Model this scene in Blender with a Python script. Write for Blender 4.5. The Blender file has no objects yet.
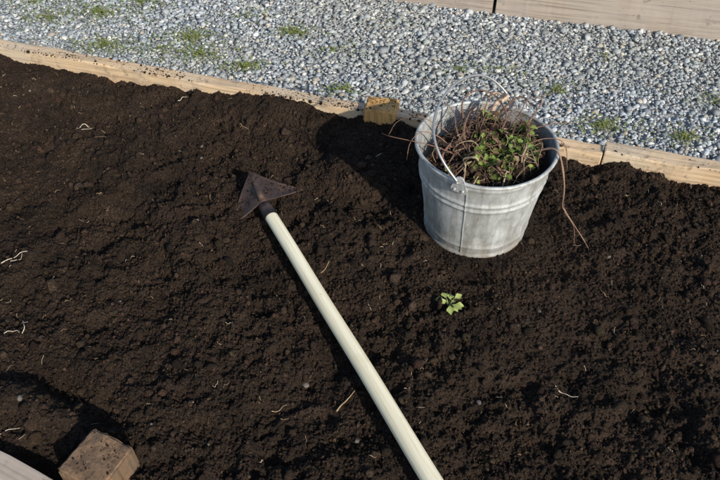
import bpy, bmesh, math, random
import numpy as np
from mathutils import Vector, Matrix
random.seed(7); rng=np.random.default_rng(7)
scene=bpy.context.scene
R=math.radians

# ---------------------------------------------------------------- helpers
def link(o,parent=None):
    scene.collection.objects.link(o)
    if parent: o.parent=parent
    return o
def empty(name,loc=(0,0,0)):
    e=bpy.data.objects.new(name,None); e.location=loc; e.empty_display_size=.1
    return link(e)
def mesh_np(name,V,F,mat,col=None,smooth=False,parent=None):
    V=np.asarray(V,dtype=np.float32); F=np.asarray(F,dtype=np.int32)
    k=F.shape[1]
    me=bpy.data.meshes.new(name)
    me.vertices.add(len(V)); me.vertices.foreach_set('co',V.ravel())
    me.loops.add(F.size); me.loops.foreach_set('vertex_index',F.ravel())
    me.polygons.add(len(F)); me.polygons.foreach_set('loop_start',np.arange(0,F.size,k,dtype=np.int32))
    me.polygons.foreach_set('loop_total',np.full(len(F),k,dtype=np.int32))
    if smooth: me.polygons.foreach_set('use_smooth',np.ones(len(F),dtype=bool))
    me.update(calc_edges=True)
    if col is not None:
        a=me.color_attributes.new('tint','FLOAT_COLOR','POINT')
        c=np.ones((len(V),4),dtype=np.float32); c[:,:3]=col
        a.data.foreach_set('color',c.ravel())
    me.materials.append(mat)
    o=bpy.data.objects.new(name,me)
    return link(o,parent)

_tabs={}
def vn(x,y,f,seed):
    if seed not in _tabs: _tabs[seed]=np.random.default_rng(1000+seed).random((256,256))
    t=_tabs[seed]; ang=seed*0.7
    xx=(x*math.cos(ang)-y*math.sin(ang))*f+seed*13.7; yy=(x*math.sin(ang)+y*math.cos(ang))*f+seed*5.3
    xi=np.floor(xx).astype(int); yi=np.floor(yy).astype(int)
    fx=xx-xi; fy=yy-yi; fx=fx*fx*(3-2*fx); fy=fy*fy*(3-2*fy)
    a=t[xi%256,yi%256]; b=t[(xi+1)%256,yi%256]; c=t[xi%256,(yi+1)%256]; d=t[(xi+1)%256,(yi+1)%256]
    return (a*(1-fx)+b*fx)*(1-fy)+(c*(1-fx)+d*fx)*fy

def ico(sub):
    if sub==0:
        V=np.array([(1,0,0),(-1,0,0),(0,1,0),(0,-1,0),(0,0,1),(0,0,-1)],float)
        F=np.array([(0,2,4),(2,1,4),(1,3,4),(3,0,4),(2,0,5),(1,2,5),(3,1,5),(0,3,5)]); return V,F
    bm=bmesh.new(); bmesh.ops.create_icosphere(bm,subdivisions=sub,radius=1)
    V=np.array([v.co[:] for v in bm.verts]); F=np.array([[v.index for v in f.verts] for f in bm.faces]); bm.free()
    return V,F
def randrot(n,r=rng):
    q=r.normal(size=(n,4)); q/=np.linalg.norm(q,axis=1)[:,None]
    w,x,y,z=q.T
    return np.stack([1-2*(y*y+z*z),2*(x*y-z*w),2*(x*z+y*w),2*(x*y+z*w),1-2*(x*x+z*z),2*(y*z-x*w),2*(x*z-y*w),2*(y*z+x*w),1-2*(x*x+y*y)],axis=1).reshape(n,3,3)
def zrot(n,tilt=.35,r=rng):
    a=r.random(n)*2*np.pi; c,s=np.cos(a),np.sin(a); z=np.zeros(n); o=np.ones(n)
    M=np.stack([c,-s,z,s,c,z,z,z,o],axis=1).reshape(n,3,3)
    t=r.normal(size=n)*tilt; c,s=np.cos(t),np.sin(t)
    T=np.stack([o,z,z,z,c,-s,z,s,c],axis=1).reshape(n,3,3)
    return M@T
def scatter(name,pos,size,rot,squash,jit,mat,cols,sub=1,smooth=False,parent=None,r=rng):
    V0,F0=ico(sub); n=len(pos); m=len(V0)
    P=np.repeat(V0[None],n,0)
    P=P*(1+jit*r.normal(size=(n,m,1)))
    sc=np.stack([1+.3*r.normal(size=n)*.6,1+.3*r.normal(size=n)*.6,squash*(1+.2*r.normal(size=n))],axis=1).clip(.35,1.8)
    P=P*sc[:,None,:]
    P=np.einsum('nij,nmj->nmi',rot,P)*size[:,None,None]+pos[:,None,:]
    F=(F0[None]+np.arange(n)[:,None,None]*m).reshape(-1,3)
    C=np.repeat(cols,m,axis=0) if cols is not None else None
    return mesh_np(name,P.reshape(-1,3),F,mat,C,smooth,parent)

def catmull(pts,n=8):
    P=[Vector(p) for p in pts]; P=[P[0]*2-P[1]]+P+[P[-1]*2-P[-2]]; out=[]
    for i in range(1,len(P)-2):
        for k in range(n):
            t=k/n; a,b,c,d=P[i-1],P[i],P[i+1],P[i+2]
            out.append(.5*((2*b)+(c-a)*t+(2*a-5*b+4*c-d)*t*t+(3*b-a-3*c+d)*t**3))
    out.append(P[-2]); return out
class Soup:
    def __init__(s): s.V=[];s.F=[];s.C=[]
    def tube(s,pts,r0,r1,col=(1,1,1),segs=6,cap=True,knob=0):
        n=len(pts); base=len(s.V); up=Vector((0,0,1))
        for i,p in enumerate(pts):
            t=(pts[min(i+1,n-1)]-pts[max(i-1,0)]); 
            if t.length<1e-9: t=Vector((1,0,0))
            t.normalize()
            a=t.cross(up)
            if a.length<.05: a=t.cross(Vector((1,0,0)))
            a.normalize(); b=t.cross(a)
            r=r0+(r1-r0)*i/(n-1)
            if knob: r*=1+random.uniform(-knob,knob)
            for k in range(segs):
                g=2*math.pi*k/segs
                s.V.append(tuple(p+a*math.cos(g)*r+b*math.sin(g)*r)); s.C.append(col)
        for i in range(n-1):
            for k in range(segs):
                a=base+i*segs+k;b=base+i*segs+(k+1)%segs;c=b+segs;d=a+segs
                s.F+= [(a,b,c),(a,c,d)]
        if cap:
            for i in (0,n-1):
                ci=len(s.V); s.V.append(tuple(pts[i])); s.C.append(col)
                for k in range(segs): s.F.append((base+i*segs+k,base+i*segs+(k+1)%segs,ci))
    def leaf(s,origin,M,size,col,lobes=3,fold=.25,width=.75):
        base=len(s.V); n=22
        o=Vector(origin)
        def P(x,y,z): s.V.append(tuple(o+M@(Vector((x,y,z))*size)))
        P(.0,0,0); s.C.append(col)
        P(.5,0,-.04); s.C.append(tuple(c*1.25 for c in col))
        for i in range(n):
            a=2*math.pi*i/n
            rr=.5*(1+.13*math.cos(a*lobes*2+0)+.06*math.cos(a*9))
            x=.5+rr*math.cos(a); y=rr*width*math.sin(a)
            z=abs(y)*fold-.25*(x-.3)**2+random.gauss(0,.015)
            P(x,y,z); k=random.uniform(.85,1.1); s.C.append(tuple(c*k for c in col))
        for i in range(n):
            s.F.append((base+1,base+2+i,base+2+(i+1)%n))
    def blade(s,p,d,h,w,col):
        base=len(s.V); p=Vector(p); side=Vector((-d[1],d[0],0)).normalized()*w
        for t,ww in ((0,1),(.5,.8),(1,.05)):
            q=p+Vector((d[0]*t*t,d[1]*t*t,h*(t-.25*t*t)))
            s.V+= [tuple(q-side*ww),tuple(q+side*ww)]; s.C+=[col,col]
        for i in (0,2): s.F+=[(base+i,base+i+1,base+i+3),(base+i,base+i+3,base+i+2)]
    def build(s,name,mat,smooth=True,parent=None): return mesh_np(name,s.V,s.F,mat,np.array(s.C),smooth,parent)

# ---------------------------------------------------------------- materials
def newmat(name):
    m=bpy.data.materials.new(name); m.use_nodes=True; nt=m.node_tree; b=nt.nodes['Principled BSDF']
    return m,nt,b
def N(nt,t,**k):
    n=nt.nodes.new(t)
    for a,v in k.items():
        if a in n.inputs: n.inputs[a].default_value=v
        else: setattr(n,a,v)
    return n
def ramp(nt,stops):
    r=nt.nodes.new('ShaderNodeValToRGB'); e=r.color_ramp.elements
    while len(e)<len(stops): e.new(.5)
    for i,(p,c) in enumerate(stops): e[i].position=p; e[i].color=(*c,1)
    return r
def mixc(nt,mode,fac,a,b):
    n=nt.nodes.new('ShaderNodeMix'); n.data_type='RGBA'; n.blend_type=mode
    for s,v in ((0,fac),(6,a),(7,b)):
        if isinstance(v,bpy.types.NodeSocket): nt.links.new(v,n.inputs[s])
        elif isinstance(v,(int,float)): n.inputs[s].default_value=v
        else: n.inputs[s].default_value=(*v,1)
    return n.outputs[2]
def tc(nt,scale=(1,1,1)):
    t=nt.nodes.new('ShaderNodeTexCoord'); m=nt.nodes.new('ShaderNodeMapping'); m.inputs['Scale'].default_value=scale
    nt.links.new(t.outputs['Object'],m.inputs['Vector']); return m.outputs[0]
def noise(nt,vec,scale,detail=6,rough=.6):
    n=N(nt,'ShaderNodeTexNoise',Scale=scale,Detail=detail,Roughness=rough); nt.links.new(vec,n.inputs['Vector']); return n.outputs['Fac']
def bump(nt,b,h,strength,dist,):
    n=N(nt,'ShaderNodeBump',Strength=strength,Distance=dist); nt.links.new(h,n.inputs['Height']); nt.links.new(n.outputs[0],b.inputs['Normal'])

def soil_mat(name,tinted):
    m,nt,b=newmat(name); v=tc(nt)
    n1=noise(nt,v,7,4); n2=noise(nt,v,330,4,.75)
    r1=ramp(nt,[(.3,(.024,.0165,.012)),(.7,(.056,.038,.0265))]); nt.links.new(n1,r1.inputs[0])
    r2=ramp(nt,[(.33,(.25,.25,.25)),(.52,(.9,.9,.9)),(.68,(2.6,2.4,2.2))]); nt.links.new(n2,r2.inputs[0])
    c=mixc(nt,'MULTIPLY',1.0,r1.outputs[0],r2.outputs[0])
    if tinted:
        a=nt.nodes.new('ShaderNodeAttribute'); a.attribute_name='tint'
        c=mixc(nt,'MULTIPLY',1.0,c,a.outputs['Color'])
    nt.links.new(c,b.inputs['Base Color']); b.inputs['Roughness'].default_value=.9; b.inputs['Specular IOR Level'].default_value=.2
    bump(nt,b,n2,1,.007); return m
M_soil=soil_mat('soil',False); M_crumb=soil_mat('soil_crumb',True)

def tint_mat(name,rough=.7,spec=.3,bscale=0,trans=0,mottle=0):
    m,nt,b=newmat(name); a=nt.nodes.new('ShaderNodeAttribute'); a.attribute_name='tint'
    v=tc(nt); c=a.outputs['Color']
    if mottle:
        n=noise(nt,v,mottle,3,.7); r=ramp(nt,[(.3,(.6,.6,.6)),(.7,(1.3,1.3,1.3))]); nt.links.new(n,r.inputs[0]); c=mixc(nt,'MULTIPLY',1.0,c,r.outputs[0])
        if bscale: bump(nt,b,n,.5,bscale)
    nt.links.new(c,b.inputs['Base Color']); b.inputs['Roughness'].default_value=rough; b.inputs['Specular IOR Level'].default_value=spec
    if trans:
        t=nt.nodes.new('ShaderNodeBsdfTranslucent'); nt.links.new(c,t.inputs[0]); mx=nt.nodes.new('ShaderNodeMixShader'); mx.inputs[0].default_value=trans
        nt.links.new(b.outputs[0],mx.inputs[1]); nt.links.new(t.outputs[0],mx.inputs[2]); nt.links.new(mx.outputs[0],nt.nodes['Material Output'].inputs[0])
    return m
M_stone=tint_mat('pebble_stone',.75,.3,.001,mottle=350)
M_leaf=tint_mat('leaf',.5,.4,trans=.3,mottle=0)
M_root=tint_mat('root_fibre',.8,.2,mottle=500)

def wood_mat(name,lo,hi,grey,greyamt,axis='x',dirt=.4,fine=1.0):
    m,nt,b=newmat(name)
    s={'x':(1,14,14),'z':(14,14,1)}[axis]; s2={'x':(2.5,110,110),'z':(110,110,2.5)}[axis]
    g=noise(nt,tc(nt,s),2.2,6,.6); f=noise(nt,tc(nt,s2),1.3,5,.7); w=noise(nt,tc(nt),5,6,.65); d=noise(nt,tc(nt),23,8,.75)
    r=ramp(nt,[(.3,lo),(.68,hi)]); nt.links.new(g,r.inputs[0])
    q=1-.5*fine
    rf=ramp(nt,[(.32,(q,q*.97,q*.94)),(.5,(1,1,1)),(.7,(1.15,1.15,1.12))]); nt.links.new(f,rf.inputs[0])
    c=mixc(nt,'MULTIPLY',1.0,r.outputs[0],rf.outputs[0])
    rw=ramp(nt,[(.5-greyamt*.5,(0,0,0)),(.85-greyamt*.5,(1,1,1))]); nt.links.new(w,rw.inputs[0])
    gg=mixc(nt,'MULTIPLY',1.0,(grey),rf.outputs[0])
    c=mixc(nt,'MIX',rw.outputs[0],c,gg)
    rd=ramp(nt,[(.52+.1*(1-dirt),(0,0,0)),(.72,(.9,.9,.9))]); nt.links.new(d,rd.inputs[0])
    c=mixc(nt,'MIX',rd.outputs[0],c,(.06,.04,.028))
    nt.links.new(c,b.inputs['Base Color']); b.inputs['Roughness'].default_value=.8; b.inputs['Specular IOR Level'].default_value=.2
    bump(nt,b,f,.45*fine,.002); return m
M_board=wood_mat('weathered_board',(.46,.30,.165),(.70,.50,.30),(.52,.43,.32),.4,dirt=.7,fine=.8)
M_board2=wood_mat('grey_board',(.32,.25,.19),(.43,.345,.27),(.37,.325,.285),.7,dirt=.2,fine=.7)
M_post=wood_mat('post_wood',(.44,.23,.075),(.62,.38,.14),(.36,.24,.12),.2,'z',.9,.6)
M_postdark=wood_mat('post_weathered',(.17,.10,.055),(.31,.18,.09),(.11,.085,.065),.45,'z',1.2)

# ---------------------------------------------------------------- layout
e=np.array([.9563,-.2923]); nrm=np.array([.2923,.9563]); B0=np.array([-1.152,1.978])
g=np.array([.898,-.44]); gn=np.array([.44,.898]); F0=np.array([-.621,.598])
def Bp(a): return B0+a*e
def Fp(a): return F0+(a-.93)*g
A0,A1=-.6,3.0
GZ=-.2
bc=np.array([.272,1.212])
h0=np.array([-.218,1.214]); h1=np.array([.447,-.13])

def soil_z(x,y):
    x=np.asarray(x,float); y=np.asarray(y,float)
    h=.034*(vn(x,y,1.7,1)-.5)+.038*(vn(x,y,4.2,2)-.5)+.028*(vn(x,y,9,3)-.5)
    b=1-np.abs(2*vn(x,y,17,4)-1); h+=.014*(b-.5)
    patch=.35+.9*vn(x,y,6,9)
    wx=x+.006*vn(x,y,70,11); wy=y+.006*vn(x,y,70,12)
    h+=patch*(.016*(vn(x,y,32,5)-.5)+.013*(vn(wx,wy,70,6)-.5))
    r_=np.abs(2*vn(wx,wy,130,7)-1); r2=np.abs(2*vn(wx,wy,230,8)-1)
    h+=(.5+patch*.6)*(.0062*(.5-r_)+.0048*(.5-r2)+.0034*(vn(x,y,420,10)-.5))
    db=(B0[0]-x)*nrm[0]+(B0[1]-y)*nrm[1]
    al=(x-B0[0])*e[0]+(y-B0[1])*e[1]
    h+=.03*np.exp(-((al-.98)/.16)**2-(db/.09)**2)
    h-=.012*np.exp(-(db/.12)**2)*(al<.7)
    aa=((x+.54)*.833+(y-.727)*-.552); pp=((x+.54)*.552+(y-.727)*.833)
    fl=np.exp(-(aa/.13)**4); h+=fl*(-.050*np.exp(-(pp/.034)**2)+.020*np.exp(-((pp+.06)/.035)**2))
    for (cx,cy,dx,dy,L,am) in [(-.40,1.05,.5,-.87,.28,.018),(-.62,1.35,.75,-.66,.25,.016),(-.02,1.33,.9,-.43,.12,.024),(-.30,.72,.45,-.9,.22,.013),(.55,.85,.8,-.6,.3,.013),(-.05,1.02,.6,-.8,.15,.012),(-.85,1.75,.9,-.4,.3,.014)]:
        u_=(x-cx)*dx+(y-cy)*dy; p_=-(x-cx)*dy+(y-cy)*dx
        p_=p_+.03*(vn(x,y,8,13)-.5)
        h+=am*np.exp(-(u_/L)**2)*np.tanh(p_/.015)*np.exp(-(p_/.07)**2)
    d=np.hypot(x-bc[0],y-bc[1]); w=1/(1+np.exp((d-.145)/.012)); h=h*(1-w)-.002*w
    u=h1-h0; L=np.hypot(*u); u=u/L; t=np.clip((x-h0[0])*u[0]+(y-h0[1])*u[1],0,L)
    dd=np.hypot(x-h0[0]-t*u[0],y-h0[1]-t*u[1]); w=np.exp(-(dd/.05)**2); h=h*(1-w)+np.minimum(h,.014)*w
    return h

# ---------------------------------------------------------------- soil sheet
nu,nv=1750,600
a=np.linspace(A0,A1,nu)[:,None]; t=np.linspace(0,1,nv)[None,:]
bx=B0[0]+a*e[0]+nrm[0]*.004; by=B0[1]+a*e[1]+nrm[1]*.004
fx=F0[0]+(a-.93)*g[0]-gn[0]*.004; fy=F0[1]+(a-.93)*g[1]-gn[1]*.004
X=fx+(bx-fx)*t; Y=fy+(by-fy)*t; Z=soil_z(X,Y)
V=np.stack([X,Y,Z],-1).reshape(-1,3)
i=np.arange(nu-1)[:,None]*nv+np.arange(nv-1)[None,:]
F=np.stack([i,i+nv,i+nv+1,i+1],-1).reshape(-1,4)
mesh_np('garden_soil',V,F,M_soil,smooth=False)

def rnd_in_bed(n,lo=-.1,hi=2.6):
    a=rng.uniform(lo,hi,n); t=rng.uniform(0.01,.995,n)
    P=np.stack([(F0[0]+(a-.93)*g[0])*(1-t)+(B0[0]+a*e[0])*t,(F0[1]+(a-.93)*g[1])*(1-t)+(B0[1]+a*e[1])*t],1)
    return P
def clear(P,r=.12):
    return P[np.hypot(P[:,0]-bc[0],P[:,1]-bc[1])>r]
def crumb_cols(n):
    k=rng.lognormal(0,.45,n)[:,None].clip(.35,3.2); return k*np.array([1.03,.98,.93])*(1+.05*rng.normal(size=(n,3)))
P=clear(rnd_in_bed(230000)); 
dens=vn(P[:,0],P[:,1],7,21)*.7+vn(P[:,0],P[:,1],25,22)*.5
P=P[rng.random(len(P))<np.clip(dens*1.5-.1,.15,1)]
n=len(P); s=(.0015*rng.lognormal(0,.48,n)).clip(.0008,.006)
Zc=soil_z(P[:,0],P[:,1])+s*.5
scatter('soil_crumbs',np.c_[P,Zc],s,randrot(n),.85,.22,M_crumb,crumb_cols(n),sub=0)
P=clear(rnd_in_bed(10000),.14); P=P[rng.random(len(P))<vn(P[:,0],P[:,1],5,23)*1.2]
n=len(P); s=(.0038*rng.lognormal(0,.45,n)).clip(.002,.015)
u=(h1-h0)/np.hypot(*(h1-h0)); tt=(P-h0)@u; dd=np.abs((P-h0)@np.array([-u[1],u[0]])); s=np.where((dd<.03)&(tt>-.02),.0025,s)
Zc=soil_z(P[:,0],P[:,1])+s*.15
scatter('soil_clods',np.c_[P,Zc],s,randrot(n),.8,.15,M_crumb,.95*crumb_cols(n).clip(0,1.8),sub=2,smooth=False)

# ---------------------------------------------------------------- timber
def timber(name,p0,p1,thick,ztop,zbot,mat,side,parent=None,wob=.0015,seed=0):
    p0=np.array(p0);p1=np.array(p1); L=np.hypot(*(p1-p0)); d=(p1-p0)/L
    nn=np.array([-d[1],d[0]])*side
    bm=bmesh.new(); bmesh.ops.create_cube(bm,size=1)
    H=ztop-zbot
    for v in bm.verts: v.co=Vector((v.co.x*L,v.co.y*thick,v.co.z*H))
    bmesh.ops.bevel(bm,geom=bm.edges[:],offset=.0035,segments=2,affect='EDGES',profile=.6)
    k=max(2,int(L/.025))
    le=[e_ for e_ in bm.edges if abs(e_.verts[0].co.x-e_.verts[1].co.x)>L*.5]
    bmesh.ops.subdivide_edges(bm,edges=le,cuts=k)
    for v in bm.verts:
        x=v.co.x
        q=float(vn(np.array(x),np.array(v.co.y*4+v.co.z*3),9,30+seed))-.5; q2=float(vn(np.array(x),np.array(v.co.z*30+v.co.y*40),22,40+seed))-.5
        v.co.z+=q*wob*3; v.co.y+=q2*wob*2
    me=bpy.data.meshes.new(name); bm.to_mesh(me); bm.free(); me.materials.append(mat)
    o=bpy.data.objects.new(name,me)
    c=(p0+p1)/2+nn*thick/2; o.location=(c[0],c[1],(ztop+zbot)/2); o.rotation_euler=(0,0,math.atan2(d[1],d[0]))
    return link(o,parent)
bed=empty('raised_garden_bed')
TH=.042
aj=1.86
timber('back_board',Bp(A0-.04),Bp(aj),TH,.031,GZ-.02,M_board,1,bed,wob=.0028,seed=1)
timber('back_board_2',Bp(aj+.003),Bp(A1+.04),TH+.006,.038,GZ-.02,M_board,1,bed,wob=.0028,seed=2)
timber('front_board',Fp(A0-.04),Fp(A1+.04),.042,.040,GZ-.02,M_board2,-1,bed,seed=3)
timber('end_board_left',Fp(A0),Bp(A0),.042,.033,GZ-.02,M_board2,1,bed,seed=4)
timber('end_board_right',Fp(A1),Bp(A1),.042,.033,GZ-.02,M_board2,-1,bed,seed=5)

def post(name,center,ang,w,d,ztop,zbot,mat,seed):
    bm=bmesh.new(); bmesh.ops.create_cube(bm,size=1)
    for v in bm.verts: v.co=Vector((v.co.x*w,v.co.y*d,v.co.z*(ztop-zbot)))
    bmesh.ops.bevel(bm,geom=bm.edges[:],offset=.004,segments=3,affect='EDGES')
    bmesh.ops.subdivide_edges(bm,edges=[e_ for e_ in bm.edges if e_.calc_length()>.03],cuts=9,use_grid_fill=True)
    for v in bm.verts:
        v.co.z+=(float(vn(np.array(v.co.x),np.array(v.co.y),60,50+seed))-.5)*.005*(v.co.z>0)
        q=(float(vn(np.array(v.co.x*3+v.co.y*3),np.array(v.co.z),40,55+seed))-.5)*.004
        v.co.x+=q; v.co.y+=q
    me=bpy.data.meshes.new(name); bm.to_mesh(me); bm.free(); me.materials.append(mat)
    o=bpy.data.objects.new(name,me); o.location=(center[0],center[1],(ztop+zbot)/2); o.rotation_euler=(0,0,ang); return link(o)
post('wooden_post',(.0593,1.6195),math.atan2(-.014,.0864)-.05,.088,.073,.058,-.35,M_post,1)
post('wooden_post',(-.4435,.5715),R(-26),.090,.090,.060,-.35,M_postdark,2)

# ---------------------------------------------------------------- neighbouring bed
nb=empty('raised_garden_bed')
q=np.array([.536,2.637]); dn=np.array([.965,-.262]); dn/=np.hypot(*dn); nn=np.array([-dn[1],dn[0]])
timber('front_board',q-dn*.99,q-dn*.006,.045,.10,GZ-.02,M_board2,1,nb,seed=6)
timber('front_board_right',q+dn*.006,q+dn*2.6,.045,-.035,GZ-.02,M_board2,1,nb,seed=7)
timber('front_board_upper',q+dn*.006+nn*.004,q+dn*2.6+nn*.004,.045,.10,-.031,M_board2,1,nb,seed=8)
timber('back_board',q-dn*.99+nn*1.2,q+dn*2.6+nn*1.2,.045,.10,GZ-.02,M_board2,1,nb,seed=9)
timber('end_board_left',q-dn*.99+nn*.046,q-dn*.99+nn*1.2,.045,.10,GZ-.02,M_board2,-1,nb,seed=10)
timber('end_board_right',q+dn*2.6+nn*.05,q+dn*2.6+nn*1.2,.045,.10,GZ-.02,M_board2,1,nb,seed=11)
nx,ny=260,100
aa=np.linspace(-.99,2.6,nx)[:,None]; bb=np.linspace(.04,1.2,ny)[None,:]
X=q[0]+dn[0]*aa+nn[0]*bb; Y=q[1]+dn[1]*aa+nn[1]*bb; Z=soil_z(X,Y)+.04
i=np.arange(nx-1)[:,None]*ny+np.arange(ny-1)[None,:]
mesh_np('soil_fill',np.stack([X,Y,Z],-1).reshape(-1,3),np.stack([i,i+ny,i+ny+1,i+1],-1).reshape(-1,4),M_soil,smooth=True,parent=nb)

# ---------------------------------------------------------------- gravel
m,nt,b=newmat('gravel_ground'); v=tc(nt)
vo=N(nt,'ShaderNodeTexVoronoi',Scale=90.0); nt.links.new(v,vo.inputs['Vector'])
r=ramp(nt,[(0,(.18,.19,.20)),(.5,(.30,.32,.335)),(1,(.46,.475,.48))]); 
sep=nt.nodes.new('ShaderNodeSeparateColor'); nt.links.new(vo.outputs['Color'],sep.inputs[0]); nt.links.new(sep.outputs[0],r.inputs[0])
nt.links.new(r.outputs[0],b.inputs['Base Color']); b.inputs['Roughness'].default_value=.9
inv=N(nt,'ShaderNodeMath',operation='MULTIPLY'); inv.inputs[1].default_value=-1; nt.links.new(vo.outputs['Distance'],inv.inputs[0]); bump(nt,b,inv.outputs[0],.6,.006)
mesh_np('ground',[(-80,-80,GZ-.002),(80,-80,GZ-.002),(80,80,GZ-.002),(-80,80,GZ-.002)],[(0,1,2,3)],m)
def pebbles(name,n,x0,x1,y0,y1,test,mean):
    P=np.c_[rng.uniform(x0,x1,n),rng.uniform(y0,y1,n)]; P=P[test(P)]; n=len(P)
    s=(mean*rng.lognormal(0,.42,n)).clip(mean*.4,mean*3.4)
    z=GZ+s*.25+.006*(vn(P[:,0],P[:,1],3,60))+rng.random(n)*.004
    base=np.array([[.345,.39,.43],[.26,.295,.33],[.43,.465,.49],[.19,.215,.24],[.57,.585,.58],[.44,.40,.34],[.30,.34,.335],[.72,.72,.70],[.33,.30,.27]])
    ch=rng.choice(9,n,p=[.27,.20,.20,.11,.08,.04,.05,.025,.025]); c=base[ch]*rng.uniform(.75,1.25,(n,1))
    k=vn(P[:,0],P[:,1],2.2,61)[:,None]*.6+vn(P[:,0],P[:,1],7,62)[:,None]*.4
    silt=np.clip((k-.55)*3,0,.28); c=c*(1-silt)+np.array([.30,.30,.25])*silt
    return scatter(name,np.c_[P,z],s,zrot(n,.35),.55,.15,M_stone,c)
def beyond(P): return (((P-B0)@nrm)>TH+.004)&(((P-q)@nn<-.003)|((P-q)@dn<-1.0))
pebbles('gravel',112000,-2.0,2.0,1.25,3.3,beyond,.0048)
def infront(P): return ((P-F0)@gn<-.046)
pebbles('gravel',16000,-1.8,1.4,-.6,1.3,infront,.0062)

# weeds growing in the gravel
sp=Soup()
W0=[(-1.045,2.63,.11,620),(-.963,2.37,.06,420),(-.64,2.43,.06,420),(-.59,2.31,.055,300),(-.416,2.22,.035,240),(-.252,2.47,.045,330),(-1.25,2.59,.09,400),(-1.33,2.72,.06,200),(.79,1.86,.05,280),(1.03,1.80,.035,220),(-.10,2.33,.05,90),(-.9,2.72,.08,300),(-.06,2.07,.035,130),(.674,2.07,.03,110),(-.75,2.34,.12,260),(.35,2.2,.03,60),(.50,2.2,.05,70),(-1.1,2.25,.08,120),(-.45,2.6,.06,90),(1.2,2.0,.05,80),(.9,2.3,.05,40),(.1,2.55,.05,50)]
for (x,y,r_,n_) in W0:
    for _ in range(n_):
        rr=abs(random.gauss(0,r_)); an=random.random()*6.283; px,py=x+rr*math.cos(an)*1.5,y+rr*math.sin(an)*.8
        if (np.array([px,py])-B0)@nrm<TH+.01: continue
        k=random.uniform(.7,1.3); col=(.21*k,.26*k,.08*k)
        if random.random()<.08: col=(.34,.29,.16)
        if random.random()<.5:
            an=random.random()*6.283
            sp.blade((px,py,GZ+.006),(math.cos(an)*.016,math.sin(an)*.016),random.uniform(.012,.026),.0012,col)
        else:
            M=Matrix.Rotation(random.random()*6.283,3,'Z')@Matrix.Rotation(random.uniform(-.6,.1),3,'Y')
            sp.leaf((px,py,GZ+random.uniform(.013,.022)),M,random.uniform(.005,.011),col,2)
sp.build('gravel_weeds',M_leaf)

# ---------------------------------------------------------------- bucket
m,nt,b=newmat('galvanised_steel'); v=tc(nt)
vo=N(nt,'ShaderNodeTexVoronoi',Scale=70.0); nt.links.new(v,vo.inputs['Vector']); sep=nt.nodes.new('ShaderNodeSeparateColor'); nt.links.new(vo.outputs['Color'],sep.inputs[0])
r=ramp(nt,[(0,(.41,.43,.445)),(1,(.50,.525,.54))]); nt.links.new(sep.outputs[0],r.inputs[0])
n1=noise(nt,tc(nt,(1,1,.4)),11,9,.75); r1=ramp(nt,[(.32,(.50,.48,.44)),(.46,(.84,.83,.80)),(.56,(1,1,1)),(.72,(1.18,1.19,1.20))]); nt.links.new(n1,r1.inputs[0])
c=mixc(nt,'MULTIPLY',1.0,r.outputs[0],r1.outputs[0])
n3=noise(nt,tc(nt,(1,1,.08)),70,5,.65); r3=ramp(nt,[(.36,(.68,.67,.64)),(.55,(1,1,1))]); nt.links.new(n3,r3.inputs[0]); c=mixc(nt,'MULTIPLY',1.0,c,r3.outputs[0])
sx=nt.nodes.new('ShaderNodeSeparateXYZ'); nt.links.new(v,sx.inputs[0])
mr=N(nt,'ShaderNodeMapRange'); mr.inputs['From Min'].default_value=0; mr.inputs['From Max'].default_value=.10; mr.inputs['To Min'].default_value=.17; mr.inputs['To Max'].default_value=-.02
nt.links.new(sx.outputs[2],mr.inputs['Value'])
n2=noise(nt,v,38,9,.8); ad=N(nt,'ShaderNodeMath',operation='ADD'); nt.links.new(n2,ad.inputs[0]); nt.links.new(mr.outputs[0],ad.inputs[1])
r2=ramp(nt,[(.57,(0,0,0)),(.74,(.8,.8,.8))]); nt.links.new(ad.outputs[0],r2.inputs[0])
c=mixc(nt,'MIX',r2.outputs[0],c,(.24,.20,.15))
nt.links.new(c,b.inputs['Base Color']); b.inputs['Metallic'].default_value=.3
rr=ramp(nt,[(.3,(.72,)*3),(.7,(.54,)*3)]); nt.links.new(n1,rr.inputs[0]); nt.links.new(rr.outputs[0],b.inputs['Roughness'])
bump(nt,b,n1,.3,.005)
M_galv=m
m,nt,b=newmat('bail_wire'); b.inputs['Base Color'].default_value=(.36,.37,.38,1); b.inputs['Metallic'].default_value=.6; b.inputs['Roughness'].default_value=.4; M_wire=m

bk=empty('metal_bucket',(bc[0],bc[1],-.004))
BH=.244; rb,rt=.1165,.1475
def rad(z): return rb+(rt-rb)*z/BH
BE=((.158,.0036,.0042),(.174,.0036,.0042),(.036,.002,.004),(.224,.0018,.004))
def dentf(th,z):
    q=.006*(float(vn(np.array(math.cos(th)*.12+1),np.array(math.sin(th)*.12+z*1.2),11,70))-.5)+.0026*(float(vn(np.array(math.cos(th)*.12+1),np.array(math.sin(th)*.12+z*1.3),27,71))-.5)
    for (t0,z0,am) in ((R(-75),.10,.005),(R(-48),.075,.004),(R(-95),.06,.003),(R(-60),.205,.003)):
        dt=(th-t0+math.pi)%(2*math.pi)-math.pi
        q-=am*math.exp(-(dt*.13/.02)**2-((z-z0)/.022)**2)
    return q
prof=[(0,.006),(.06,.006),(rb-.006,.006),(rb-.004,.0),(rb+.001,-.002),(rb+.003,.001),(rb+.003,.010),(rb+.0005,.013)]
for z in np.linspace(.02,.232,70):
    bul=0
    for zc,am,w in BE: bul+=am*math.exp(-((z-zc)/w)**2)
    prof.append((rad(z)+bul,z))
for k in range(11):
    an=-.9+k/10*4.6; prof.append((rt+.0020+.0042*math.cos(an),.2385+.0042*math.sin(an)))
for z in np.linspace(.228,.010,24): prof.append((rad(z)-.0016,z))
prof.append((.0,.0095))
NS=160; V=[];F=[]
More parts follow.
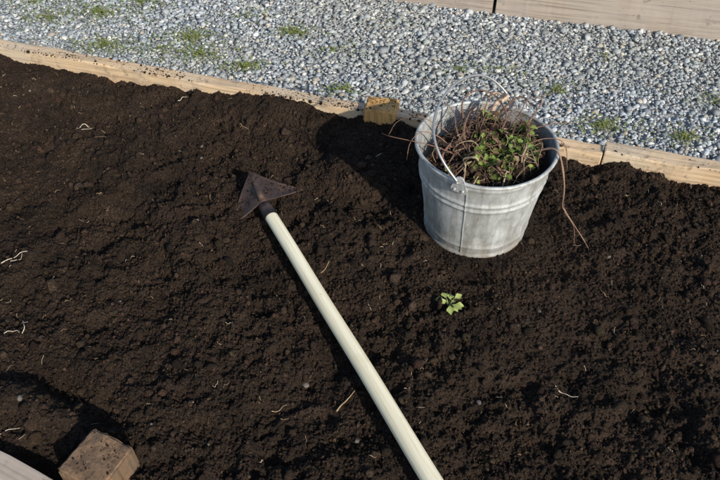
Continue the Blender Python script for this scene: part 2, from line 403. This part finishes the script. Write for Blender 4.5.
for j in range(NS):
    th=2*math.pi*j/NS
    for (r_,z) in prof:
        dent=dentf(th,z)*(min(1,z/.03)) if z>.012 else 0
        V.append(((r_+dent*(r_>.05))*math.cos(th),(r_+dent*(r_>.05))*math.sin(th),z))
m_=len(prof)
for j in range(NS):
    for k in range(m_-1):
        F.append((j*m_+k,((j+1)%NS)*m_+k,((j+1)%NS)*m_+k+1,j*m_+k+1))
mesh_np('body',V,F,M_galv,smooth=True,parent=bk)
sv=[];sf=[]; th0=R(-112)
zs=np.linspace(.014,.228,60)
for z in zs:
    for dth,off in ((-.012,-.0006),(-.010,.0014),(.008,.0010),(.022,-.0006)):
        bul=0
        for zc,am,w in BE: bul+=am*math.exp(-((z-zc)/w)**2)
        rr_=rad(z)+bul+off+dentf(th0+dth,z)*min(1,z/.03); sv.append((rr_*math.cos(th0+dth),rr_*math.sin(th0+dth),z))
for i_ in range(len(zs)-1):
    for k in range(3): sf.append((i_*4+k,i_*4+k+1,i_*4+k+5,i_*4+k+4))
mesh_np('side_seam',sv,sf,M_galv,smooth=False,parent=bk)
for nm,an in (('ear_front',R(-118)),('ear_back',R(60))):
    bm=bmesh.new()
    u=Vector((math.cos(an),math.sin(an),0)); w=Vector((-u.y,u.x,0))
    outl=[(-.016,-.024),(.016,-.024),(.018,-.014),(.013,.000),(.010,.012),(.006,.018),(0,.020),(-.006,.018),(-.010,.012),(-.013,.000),(-.018,-.014)]
    vs=[[],[]]
    for s_,off in ((0,.001),(1,.0045)):
        for (x_,z_) in outl:
            zz=.236+z_; rr_=rad(min(zz,.244))+off+.004
            vs[s_].append(bm.verts.new(u*rr_+w*x_-u*(x_*x_/(2*.15))+Vector((0,0,zz))))
    bm.faces.new(vs[1]); bm.faces.new(vs[0][::-1])
    for k in range(len(outl)): bm.faces.new((vs[0][k],vs[0][(k+1)%len(outl)],vs[1][(k+1)%len(outl)],vs[1][k]))
    for sx_ in (-.009,.009):
        bmesh.ops.create_uvsphere(bm,u_segments=10,v_segments=6,radius=.0032,matrix=Matrix.Translation(u*(rad(.219)+.0085)+w*sx_+Vector((0,0,.2195))))
    bmesh.ops.recalc_face_normals(bm,faces=bm.faces[:])
    me=bpy.data.meshes.new(nm); bm.to_mesh(me); bm.free(); me.materials.append(M_galv)
    link(bpy.data.objects.new(nm,me),bk)
tau=R(42)
u=Vector((.5,.866,0)); wv=Vector((-.866*math.cos(tau),.5*math.cos(tau),math.sin(tau))); C=Vector((0,0,.247))
pts=[]
Rb=.158
pts+= [C-u*(Rb-.012)+Vector((0,0,-.004)),C-u*(Rb-.004)+wv*-.008,C-u*(Rb+.004)+wv*-.003]
for k in range(0,25):
    ph=math.pi*k/24; pts.append(C-u*Rb*math.cos(ph)*(1+.02*math.sin(ph*2)**2)+wv*Rb*.86*math.sin(ph)**.75+Vector((0,0,.003*math.sin(ph*3))))
pts+= [C+u*(Rb+.004)+wv*-.003,C+u*(Rb-.004)+wv*-.008,C+u*(Rb-.012)+Vector((0,0,-.004))]
sp=Soup(); sp.tube(catmull(pts,4),.0027,.0027,segs=10); sp.build('bail_handle',M_wire,parent=bk)

# ---------------------------------------------------------------- pulled weeds in bucket
pw=empty('pulled_weeds')
nr,na=60,170
def heap(x,y):
    r_=np.hypot(x,y); hh=.174+.032*(x*.8+y*.35)/.12+.042*(1-(r_/.13)**2)+.040*np.exp(-((x+.0)/.045)**2-((y-.050)/.034)**2)
    return hh+.045*(vn(x+3,y,18,80)-.5)+.026*(vn(x+3,y,50,81)-.5)+.012*(vn(x+3,y,120,82)-.5)+.005*(vn(x+3,y,300,83)-.5)
jj=np.arange(nr)[:,None]/(nr-1); kk=np.arange(na)[None,:]*2*np.pi/na
x_=jj*.136*np.cos(kk); y_=jj*.136*np.sin(kk); hz_=heap(x_,y_)
rlim=rb+(rt-rb)*(hz_+.004)/BH-.0075; rr_=np.minimum(jj*.136,rlim); rr_=np.where(jj>.985,np.minimum(rr_,rlim-.004),rr_)
zz_=np.where(jj>.985,hz_-.03,hz_)
rr_=np.where(jj>.985,np.minimum(rr_,rb+(rt-rb)*(zz_)/BH-.008),rr_)
V=np.stack([bc[0]+rr_*np.cos(kk),bc[1]+rr_*np.sin(kk),zz_],-1).reshape(-1,3); F=[]
for j in range(nr-1):
    for k in range(na): F.append((j*na+k,(j+1)*na+k,(j+1)*na+(k+1)%na,j*na+(k+1)%na))
mesh_np('root_soil',V,F,M_soil,smooth=False,parent=pw)
n=5500; rr_=.122*np.sqrt(rng.random(n)); an=rng.random(n)*6.283; x_=rr_*np.cos(an); y_=rr_*np.sin(an)
s=(.0023*rng.lognormal(0,.65,n)).clip(.001,.010)
scatter('soil_lumps',np.c_[bc[0]+x_,bc[1]+y_,heap(x_,y_)+s*.4],s,randrot(n),.8,.15,M_crumb,crumb_cols(n),parent=pw)
def hz(x,y): return float(heap(np.array(x),np.array(y)))
sp=Soup(); rc=[(.16,.105,.075),(.11,.07,.05),(.28,.21,.145),(.17,.10,.075),(.07,.05,.038),(.08,.055,.04),(.34,.27,.18)]
for k in range(300):
    r_=.115*math.sqrt(random.random()); an=random.random()*6.283; x_,y_=r_*math.cos(an),r_*math.sin(an)
    a2=random.random()*6.283; L=random.uniform(.02,.08); lift=random.uniform(0,.05)*random.random()
    p=[]
    for t_ in (0,.25,.5,.75,1):
        xx=x_+math.cos(a2)*L*(t_-.3)+random.gauss(0,.009); yy=y_+math.sin(a2)*L*(t_-.3)+random.gauss(0,.009)
        q_=math.hypot(xx,yy)
        if q_>.124: xx*=.124/q_; yy*=.124/q_
        p.append((bc[0]+xx,bc[1]+yy,hz(xx,yy)+lift*math.sin(math.pi*t_)+random.uniform(0,.008)))
    r0=random.choice([.0005,.0007,.0009,.0013,.0022,.0028])*random.uniform(.8,1.2); sp.tube(catmull(p,5),r0,r0*.4,random.choice(rc),5,knob=.3)
def T(pts,r0,r1,col): sp.tube(catmull([(bc[0]+a_+random.gauss(0,.002),bc[1]+b_+random.gauss(0,.002),c_) for a_,b_,c_ in pts],7),r0,r1,col,7,knob=.22)
T([(-.02,.02,.20),(-.045,.05,.25),(-.05,.07,.285),(-.03,.10,.30)],.0032,.0014,(.13,.08,.06))
T([(-.03,.0,.20),(-.05,.03,.245),(-.035,.06,.27),(-.02,.05,.29)],.0036,.0016,(.13,.08,.06))
T([(.0,.05,.20),(.02,.09,.26),(.04,.10,.285),(.05,.085,.295),(.035,.075,.29)],.0055,.0036,(.48,.36,.27))
T([(.0,.06,.21),(.01,.10,.265),(.03,.125,.28),(.06,.11,.268)],.0038,.0018,(.38,.28,.20))
T([(.04,.04,.21),(.08,.07,.26),(.10,.09,.285),(.14,.10,.29)],.0020,.0008,(.20,.13,.09))
T([(.07,.02,.21),(.10,.05,.255),(.115,.06,.29),(.12,.075,.30)],.0028,.001,(.20,.12,.09))
T([(-.05,.0,.19),(-.08,-.02,.225),(-.13,-.03,.25),(-.20,-.01,.257),(-.225,.02,.245)],.0014,.0006,(.18,.10,.07))
T([(-.06,.03,.19),(-.10,.02,.235),(-.142,.01,.256),(-.165,.0,.235),(-.17,-.02,.20)],.0014,.0006,(.22,.13,.09))
T([(-.05,.05,.20),(-.10,.05,.24),(-.15,.06,.262),(-.19,.07,.24),(-.21,.06,.21)],.0012,.0005,(.20,.12,.08))
T([(-.02,-.04,.20),(-.06,.02,.24),(-.07,.07,.27),(-.10,.09,.28)],.0016,.0006,(.20,.13,.09))
T([(.05,-.03,.21),(.10,-.02,.23),(.135,-.05,.252),(.16,-.09,.20),(.18,-.05,.10),(.20,-.03,.06),(.235,-.08,.022),(.245,-.11,.012)],.0024,.0009,(.28,.18,.13))
T([(.06,.0,.21),(.12,.0,.245),(.155,-.02,.245),(.185,.0,.17),(.20,.03,.13)],.0014,.0006,(.24,.15,.11))
T([(.05,.02,.22),(.11,.03,.25),(.15,.03,.262),(.19,.05,.25)],.0015,.0006,(.20,.12,.09))
T([(.18,-.05,.10),(.205,-.01,.05),(.225,-.03,.025)],.0009,.0004,(.26,.16,.11))
T([(.20,-.03,.06),(.215,-.07,.05),(.21,-.10,.03)],.0008,.0004,(.26,.16,.11))
T([(.03,.03,.22),(.05,.06,.26),(.03,.10,.28),(-.01,.12,.29),(-.04,.11,.28)],.0022,.0010,(.16,.09,.065))
T([(.02,.08,.22),(.06,.11,.26),(.09,.11,.275),(.11,.08,.27)],.0030,.0012,(.15,.10,.07))
for k in range(170):
    c0=random.choice([(-.04,.05,.25),(.02,.08,.25),(.05,.08,.26),(-.05,.03,.22),(.09,.04,.24),(-.02,.07,.26),(.07,.07,.26)])
    a2=random.random()*6.283; x_,y_,z_=[c+random.gauss(0,.01) for c in c0]; p=[(x_,y_,z_)]
    for _ in range(4):
        a2+=random.gauss(0,.6); x_+=.011*math.cos(a2); y_+=.011*math.sin(a2); z_+=random.gauss(-.002,.006); p.append((x_,y_,z_))
    sp.tube(catmull([(bc[0]+a_,bc[1]+b_,c_) for a_,b_,c_ in p],4),.0005,.0002,(.14,.09,.07),4,False)
sp.build('stems_and_roots',M_root,parent=pw)
sp=Soup()
for k in range(380):
    if k<240: x_=random.gauss(.022,.040); y_=random.gauss(-.040,.028)
    elif k<310: x_=random.gauss(.080,.022); y_=random.gauss(.01,.03)
    else: x_=random.gauss(0.01,.05); y_=random.gauss(.04,.035)
    q_=math.hypot(x_,y_)
    if q_>.112: continue
    z_=hz(x_,y_)+random.uniform(.002,.024)
    M=Matrix.Rotation(random.random()*6.283,3,'Z')@Matrix.Rotation(random.uniform(-1.0,.5),3,'Y')@Matrix.Rotation(random.gauss(0,.6),3,'X')
    kk=random.uniform(.5,1.4); col=random.choice([(.15*kk,.23*kk,.04*kk),(.10*kk,.16*kk,.03*kk),(.23*kk,.28*kk,.07*kk)])
    if random.random()<.2: col=random.choice([(.28,.22,.08),(.15,.10,.05),(.20,.13,.07)])
    sp.leaf((bc[0]+x_,bc[1]+y_,z_),M,random.uniform(.007,.018),col,random.choice([2,3,3]),fold=.4)
    if k%2==0:
        p=[(bc[0]+x_,bc[1]+y_,z_),(bc[0]+x_*.9-.005,bc[1]+y_*.9,z_-.012),(bc[0]+x_*.8,bc[1]+y_*.8+.006,z_-.035)]
        sp.tube(catmull(p,3),.0006,.0008,(.18,.24,.08),4,False)
sp.build('green_leaves',M_leaf,parent=pw)

# ---------------------------------------------------------------- hoe
hoe=empty('garden_hoe')
m,nt,b=newmat('pale_ash_wood')
gr=noise(nt,tc(nt,(45,45,1.6)),1.6,6,.6); f=noise(nt,tc(nt,(220,220,5)),1.2,4,.6); w_=noise(nt,tc(nt),7,6,.7)
r=ramp(nt,[(.3,(.72,.66,.47)),(.65,(.84,.81,.64)) ]); nt.links.new(gr,r.inputs[0])
rf=ramp(nt,[(.3,(.82,.79,.72)),(.55,(1,1,1))]); nt.links.new(f,rf.inputs[0]); c=mixc(nt,'MULTIPLY',1.0,r.outputs[0],rf.outputs[0])
rw=ramp(nt,[(.56,(0,0,0)),(.75,(.5,.5,.5))]); nt.links.new(w_,rw.inputs[0]); c=mixc(nt,'MIX',rw.outputs[0],c,(.52,.47,.31))
n9=noise(nt,tc(nt,(1,1,.5)),60,6,.8); r9=ramp(nt,[(.63,(0,0,0)),(.72,(.7,.7,.7))]); nt.links.new(n9,r9.inputs[0]); c=mixc(nt,'MIX',r9.outputs[0],c,(.22,.17,.10))
nt.links.new(c,b.inputs['Base Color']); b.inputs['Roughness'].default_value=.45; b.inputs['Specular IOR Level'].default_value=.4; bump(nt,b,f,.2,.001); M_ash=m
p0=Vector((h0[0],h0[1],.034)); p1=Vector((h1[0],h1[1],.0655))
d=(p1-p0); L=d.length; d.normalize()
V=[];F=[];ns=28;nl=90
for i_ in range(nl+1):
    t_=i_/nl; rr_=.0152+.0036*t_
    if i_==0: rr_*=.88
    if i_==nl: rr_*=.6
    if i_==nl-1: rr_*=.93
    bow=.0025*math.sin(t_*math.pi)+.0006*math.sin(t_*23)
    for k in range(ns):
        an=2*math.pi*k/ns; V.append((rr_*math.cos(an)+bow,rr_*math.sin(an)*.97,t_*L))
for i_ in range(nl):
    for k in range(ns): F.append((i_*ns+k,i_*ns+(k+1)%ns,(i_+1)*ns+(k+1)%ns,(i_+1)*ns+k))
for i_ in (0,nl):
    ci=len(V); V.append((0,0,i_/nl*L)); 
    for k in range(ns):
        F.append((i_*ns+k,i_*ns+(k+1)%ns,ci,ci))
me=bpy.data.meshes.new('handle'); me.from_pydata(V,[],[f_ if f_[2]!=f_[3] else f_[:3] for f_ in F]); me.materials.append(M_ash)
for p in me.polygons: p.use_smooth=True
o=bpy.data.objects.new('handle',me); o.location=p0; o.rotation_mode='QUATERNION'; o.rotation_quaternion=d.to_track_quat('Z','Y'); link(o,hoe)

m,nt,b=newmat('rusty_steel'); v=tc(nt)
n1=noise(nt,v,24,8,.7); r=ramp(nt,[(.35,(.040,.027,.027)),(.54,(.070,.046,.040)),(.70,(.13,.072,.045))]); nt.links.new(n1,r.inputs[0])
n2=noise(nt,v,60,6,.75); r2=ramp(nt,[(.56,(0,0,0)),(.72,(.7,.7,.7))]); nt.links.new(n2,r2.inputs[0]); c=mixc(nt,'MIX',r2.outputs[0],r.outputs[0],(.030,.021,.017))
nt.links.new(c,b.inputs['Base Color']); b.inputs['Metallic'].default_value=.2; b.inputs['Roughness'].default_value=.6; b.inputs['Specular IOR Level'].default_value=.35; bump(nt,b,n2,.25,.002); M_rust=m
A=Vector((-.270,1.332,.056)); Nn=Vector((-.232,1.232,.048)); Lc=Vector((-.303,1.204,-.002)); Rc=Vector((-.142,1.312,.016))
V=[];F=[]; K=14
for (P2,sgn) in ((Lc,1),(Rc,-1)):
    base=len(V)
    for i_ in range(K+1):
        for j in range(K+1):
            s_=i_/K; t_=j/K
            rp=A.lerp(Nn,s_); w0=rp.lerp(P2,t_)
            q_=Vector((0,0,-.010*math.sin(math.pi*t_)*math.sin(math.pi*(.15+.8*s_))))
            if sgn>0: w0=w0+Vector((-.006,.0,0))*math.sin(math.pi*t_)*(1-s_)
            V.append(tuple(w0+q_))
    for i_ in range(K):
        for j in range(K):
            a_=base+i_*(K+1)+j; f_=(a_,a_+K+1,a_+K+2,a_+1); F.append(f_ if sgn>0 else f_[::-1])
me=bpy.data.meshes.new('blade'); me.from_pydata(V,[],F); me.materials.append(M_rust)
bm=bmesh.new(); bm.from_mesh(me); bmesh.ops.remove_doubles(bm,verts=bm.verts[:],dist=.0004); bmesh.ops.recalc_face_normals(bm,faces=bm.faces[:]); bm.to_mesh(me); bm.free()
o=bpy.data.objects.new('blade',me); link(o,hoe); sm=o.modifiers.new('s','SOLIDIFY'); sm.thickness=.003
sp=Soup()
sp.tube([p0+d*.028,p0+d*.0,p0-d*.018],.0166,.0150,segs=20)
sp.tube(catmull([tuple(p0-d*.014),tuple(p0-d*.03+Vector((0,0,.012))),tuple(Nn.lerp(A,.12)+Vector((0,0,.009))),tuple(Nn.lerp(A,.38)+Vector((0,0,.003))),tuple(Nn.lerp(A,.6)+Vector((0,0,.0)))],8),.0115,.004,segs=12)
sp.build('socket',M_rust,parent=hoe)
n=420; s_=rng.random(n); t_=rng.random(n)**1.2*.95; side=rng.random(n)<.5
A_=np.array(A);N_=np.array(Nn); W=np.where(side[:,None],np.array(Lc),np.array(Rc)); rp=A_+(N_-A_)*s_[:,None]; PP=rp+(W-rp)*t_[:,None]; PP[:,2]+=-.008*np.sin(np.pi*t_)+.002
s=(.0010*rng.lognormal(0,.5,n)).clip(.0005,.003)
scatter('blade_soil',PP,s,randrot(n),.8,.15,M_crumb,crumb_cols(n),parent=hoe)

# ---------------------------------------------------------------- seedling
sp=Soup(); cx,cy=.187,.940; cz=float(soil_z(cx,cy))
for (dx,dy,an,sz,k) in [(-.020,.014,165,.018,1.0),(-.012,.020,110,.016,1.15),(.004,.020,80,.017,1.3),(.020,.012,25,.015,1.0),(.010,-.014,-35,.019,.95),(-.002,-.018,-85,.018,1.1),(.022,-.006,-5,.016,1.2),(-.012,.006,200,.013,.9),(.006,.0,40,.012,1.0),(.012,-.022,-60,.013,1.1)]:
    z=cz+random.uniform(.012,.024)
    sp.tube(catmull([(cx,cy,cz-.003),(cx+dx*.3,cy+dy*.3,z*.8+cz*.2),(cx+dx*.6,cy+dy*.6,z)],5),.0009,.0007,(.30,.36,.15),5,False)
    M=Matrix.Rotation(R(an),3,'Z')@Matrix.Rotation(random.uniform(-.25,.15),3,'Y')@Matrix.Rotation(random.gauss(0,.25),3,'X')
    sp.leaf((cx+dx*.6,cy+dy*.6,z),M,sz,(.36*k,.43*k,.14*k),2,.2,.8)
sp.build('seedling_plant',M_leaf)

# ---------------------------------------------------------------- debris on the soil
sp=Soup()
def debris(x,y,ang,L,r_,col,curl=.4,branch=0):
    n_=5; p=[]; a_=R(ang); xx,yy=x-math.cos(a_)*L/2,y-math.sin(a_)*L/2
    for i_ in range(n_):
        p.append((xx,yy,float(soil_z(xx,yy))+r_+.003+random.uniform(0,.003))); a_+=random.gauss(0,curl); xx+=math.cos(a_)*L/(n_-1); yy+=math.sin(a_)*L/(n_-1)
    sp.tube(catmull(p,5),r_,r_*.5,col,5,knob=.2)
    for _ in range(branch):
        q_=random.choice(p[1:4]); debris(q_[0],q_[1],ang+random.choice([-50,50,80]),L*.45,r_*.6,col,curl)
W_=(.58,.51,.41); Tn=(.36,.26,.15); Bk=(.12,.08,.05)
for args in [(-.774,1.07,-10,.065,.0013,W_,.4,1),(-.785,1.626,80,.05,.0011,W_,.5,2),(-.76,1.60,20,.03,.0009,W_,.5,0),(-.516,1.736,40,.035,.0011,W_,.3,0),(-.028,.716,55,.055,.0015,Tn,.1,0),
 (.39,.733,-40,.045,.0010,W_,.15,0),(-.716,.888,60,.035,.0009,W_,.4,0),(-.67,.88,15,.04,.0009,W_,.5,1),(-.637,.653,30,.045,.0009,W_,.3,0),(-.666,1.01,95,.03,.0013,W_,.2,0),
 (-.697,1.556,50,.06,.0014,Bk,.3,1),(-.078,1.056,50,.028,.0012,Tn,.1,0),(-.32,1.61,-20,.04,.001,Tn,.4,1),(-.59,1.83,60,.05,.0016,Bk,.3,1),(-.15,.70,10,.03,.0009,Tn,.3,0)]:
    debris(*args)
Pd=clear(rnd_in_bed(460),.17)
for (x_,y_) in Pd:
    debris(float(x_),float(y_),random.random()*360,random.uniform(.005,.016)*(1.6 if random.random()<.1 else 1),random.uniform(.0003,.0008),random.choice([Tn,(.45,.38,.28),Bk,(.24,.17,.10),(.34,.27,.18)]),.3)
sp.build('root_and_straw_debris',M_root)
Pp=clear(rnd_in_bed(70),.2); n=len(Pp); s=(.003*rng.lognormal(0,.4,n)).clip(.0015,.008)
scatter('soil_stones',np.c_[Pp,soil_z(Pp[:,0],Pp[:,1])+s*.3],s,zrot(n),.7,.08,M_stone,np.array([.12,.105,.095])*rng.uniform(.6,1.6,(n,1)),sub=2,smooth=True)
n=3600; a_=rng.uniform(-.1,2.8,n); w_=rng.random(n)**2*TH
PP=np.stack([B0[0]+a_*e[0]+w_*nrm[0],B0[1]+a_*e[1]+w_*nrm[1]],1); keep=rng.random(n)<vn(PP[:,0],PP[:,1],9,90)**2*1.6; PP=PP[keep]; a_=a_[keep]; n=len(PP)
s=(.0013*rng.lognormal(0,.5,n)).clip(.0006,.005)
scatter('spilled_crumbs',np.c_[PP,np.where(a_>aj,.038,.032)],s,randrot(n),.8,.15,M_crumb,crumb_cols(n))
PP=[];n=150
for (cx,cy,an,hw,hd,zt) in ((.0593,1.6195,-.21,.040,.033,.058),(-.4435,.5715,R(-26),.041,.041,.060)):
    for _ in range(n):
        x_=random.uniform(-hw,hw); y_=random.uniform(-hd,hd)
        if random.random()<float(vn(np.array(x_+cx),np.array(y_+cy),35,95))*1.2: PP.append((cx+x_*math.cos(an)-y_*math.sin(an),cy+x_*math.sin(an)+y_*math.cos(an),zt+.0005))
PP=np.array(PP); n=len(PP); s=(.0010*rng.lognormal(0,.5,n)).clip(.0005,.003)
scatter('post_crumbs',PP,s,randrot(n),.8,.15,M_crumb,crumb_cols(n))

# ---------------------------------------------------------------- light
sd=Vector((.55,-.835,0)).normalized(); el=R(30)
S=Vector((sd.x*math.cos(el),sd.y*math.cos(el),math.sin(el)))
ld=bpy.data.lights.new('sun','SUN'); ld.energy=5.0; ld.angle=R(.6); ld.color=(1,.91,.77)
lo=bpy.data.objects.new('sun',ld); lo.rotation_mode='QUATERNION'; lo.rotation_quaternion=S.to_track_quat('Z','Y'); link(lo)
w=bpy.data.worlds.new('World'); scene.world=w; w.use_nodes=True; nt=w.node_tree; bg=nt.nodes['Background']
sk=nt.nodes.new('ShaderNodeTexSky'); sk.sky_type='NISHITA'; sk.sun_disc=False; sk.sun_elevation=el; sk.sun_rotation=math.atan2(S.x,S.y)
nt.links.new(sk.outputs[0],bg.inputs[0]); bg.inputs[1].default_value=.15
# ---------------------------------------------------------------- camera
cd=bpy.data.cameras.new('camera'); cd.lens=35; cd.sensor_width=36; cd.clip_start=.02; cd.clip_end=500
co=bpy.data.objects.new('camera',cd); co.location=(0,0,1.15); co.rotation_euler=(R(45),0,0); link(co); scene.camera=co
scene.view_settings.view_transform='Standard'; scene.view_settings.look='None'; scene.view_settings.exposure=0
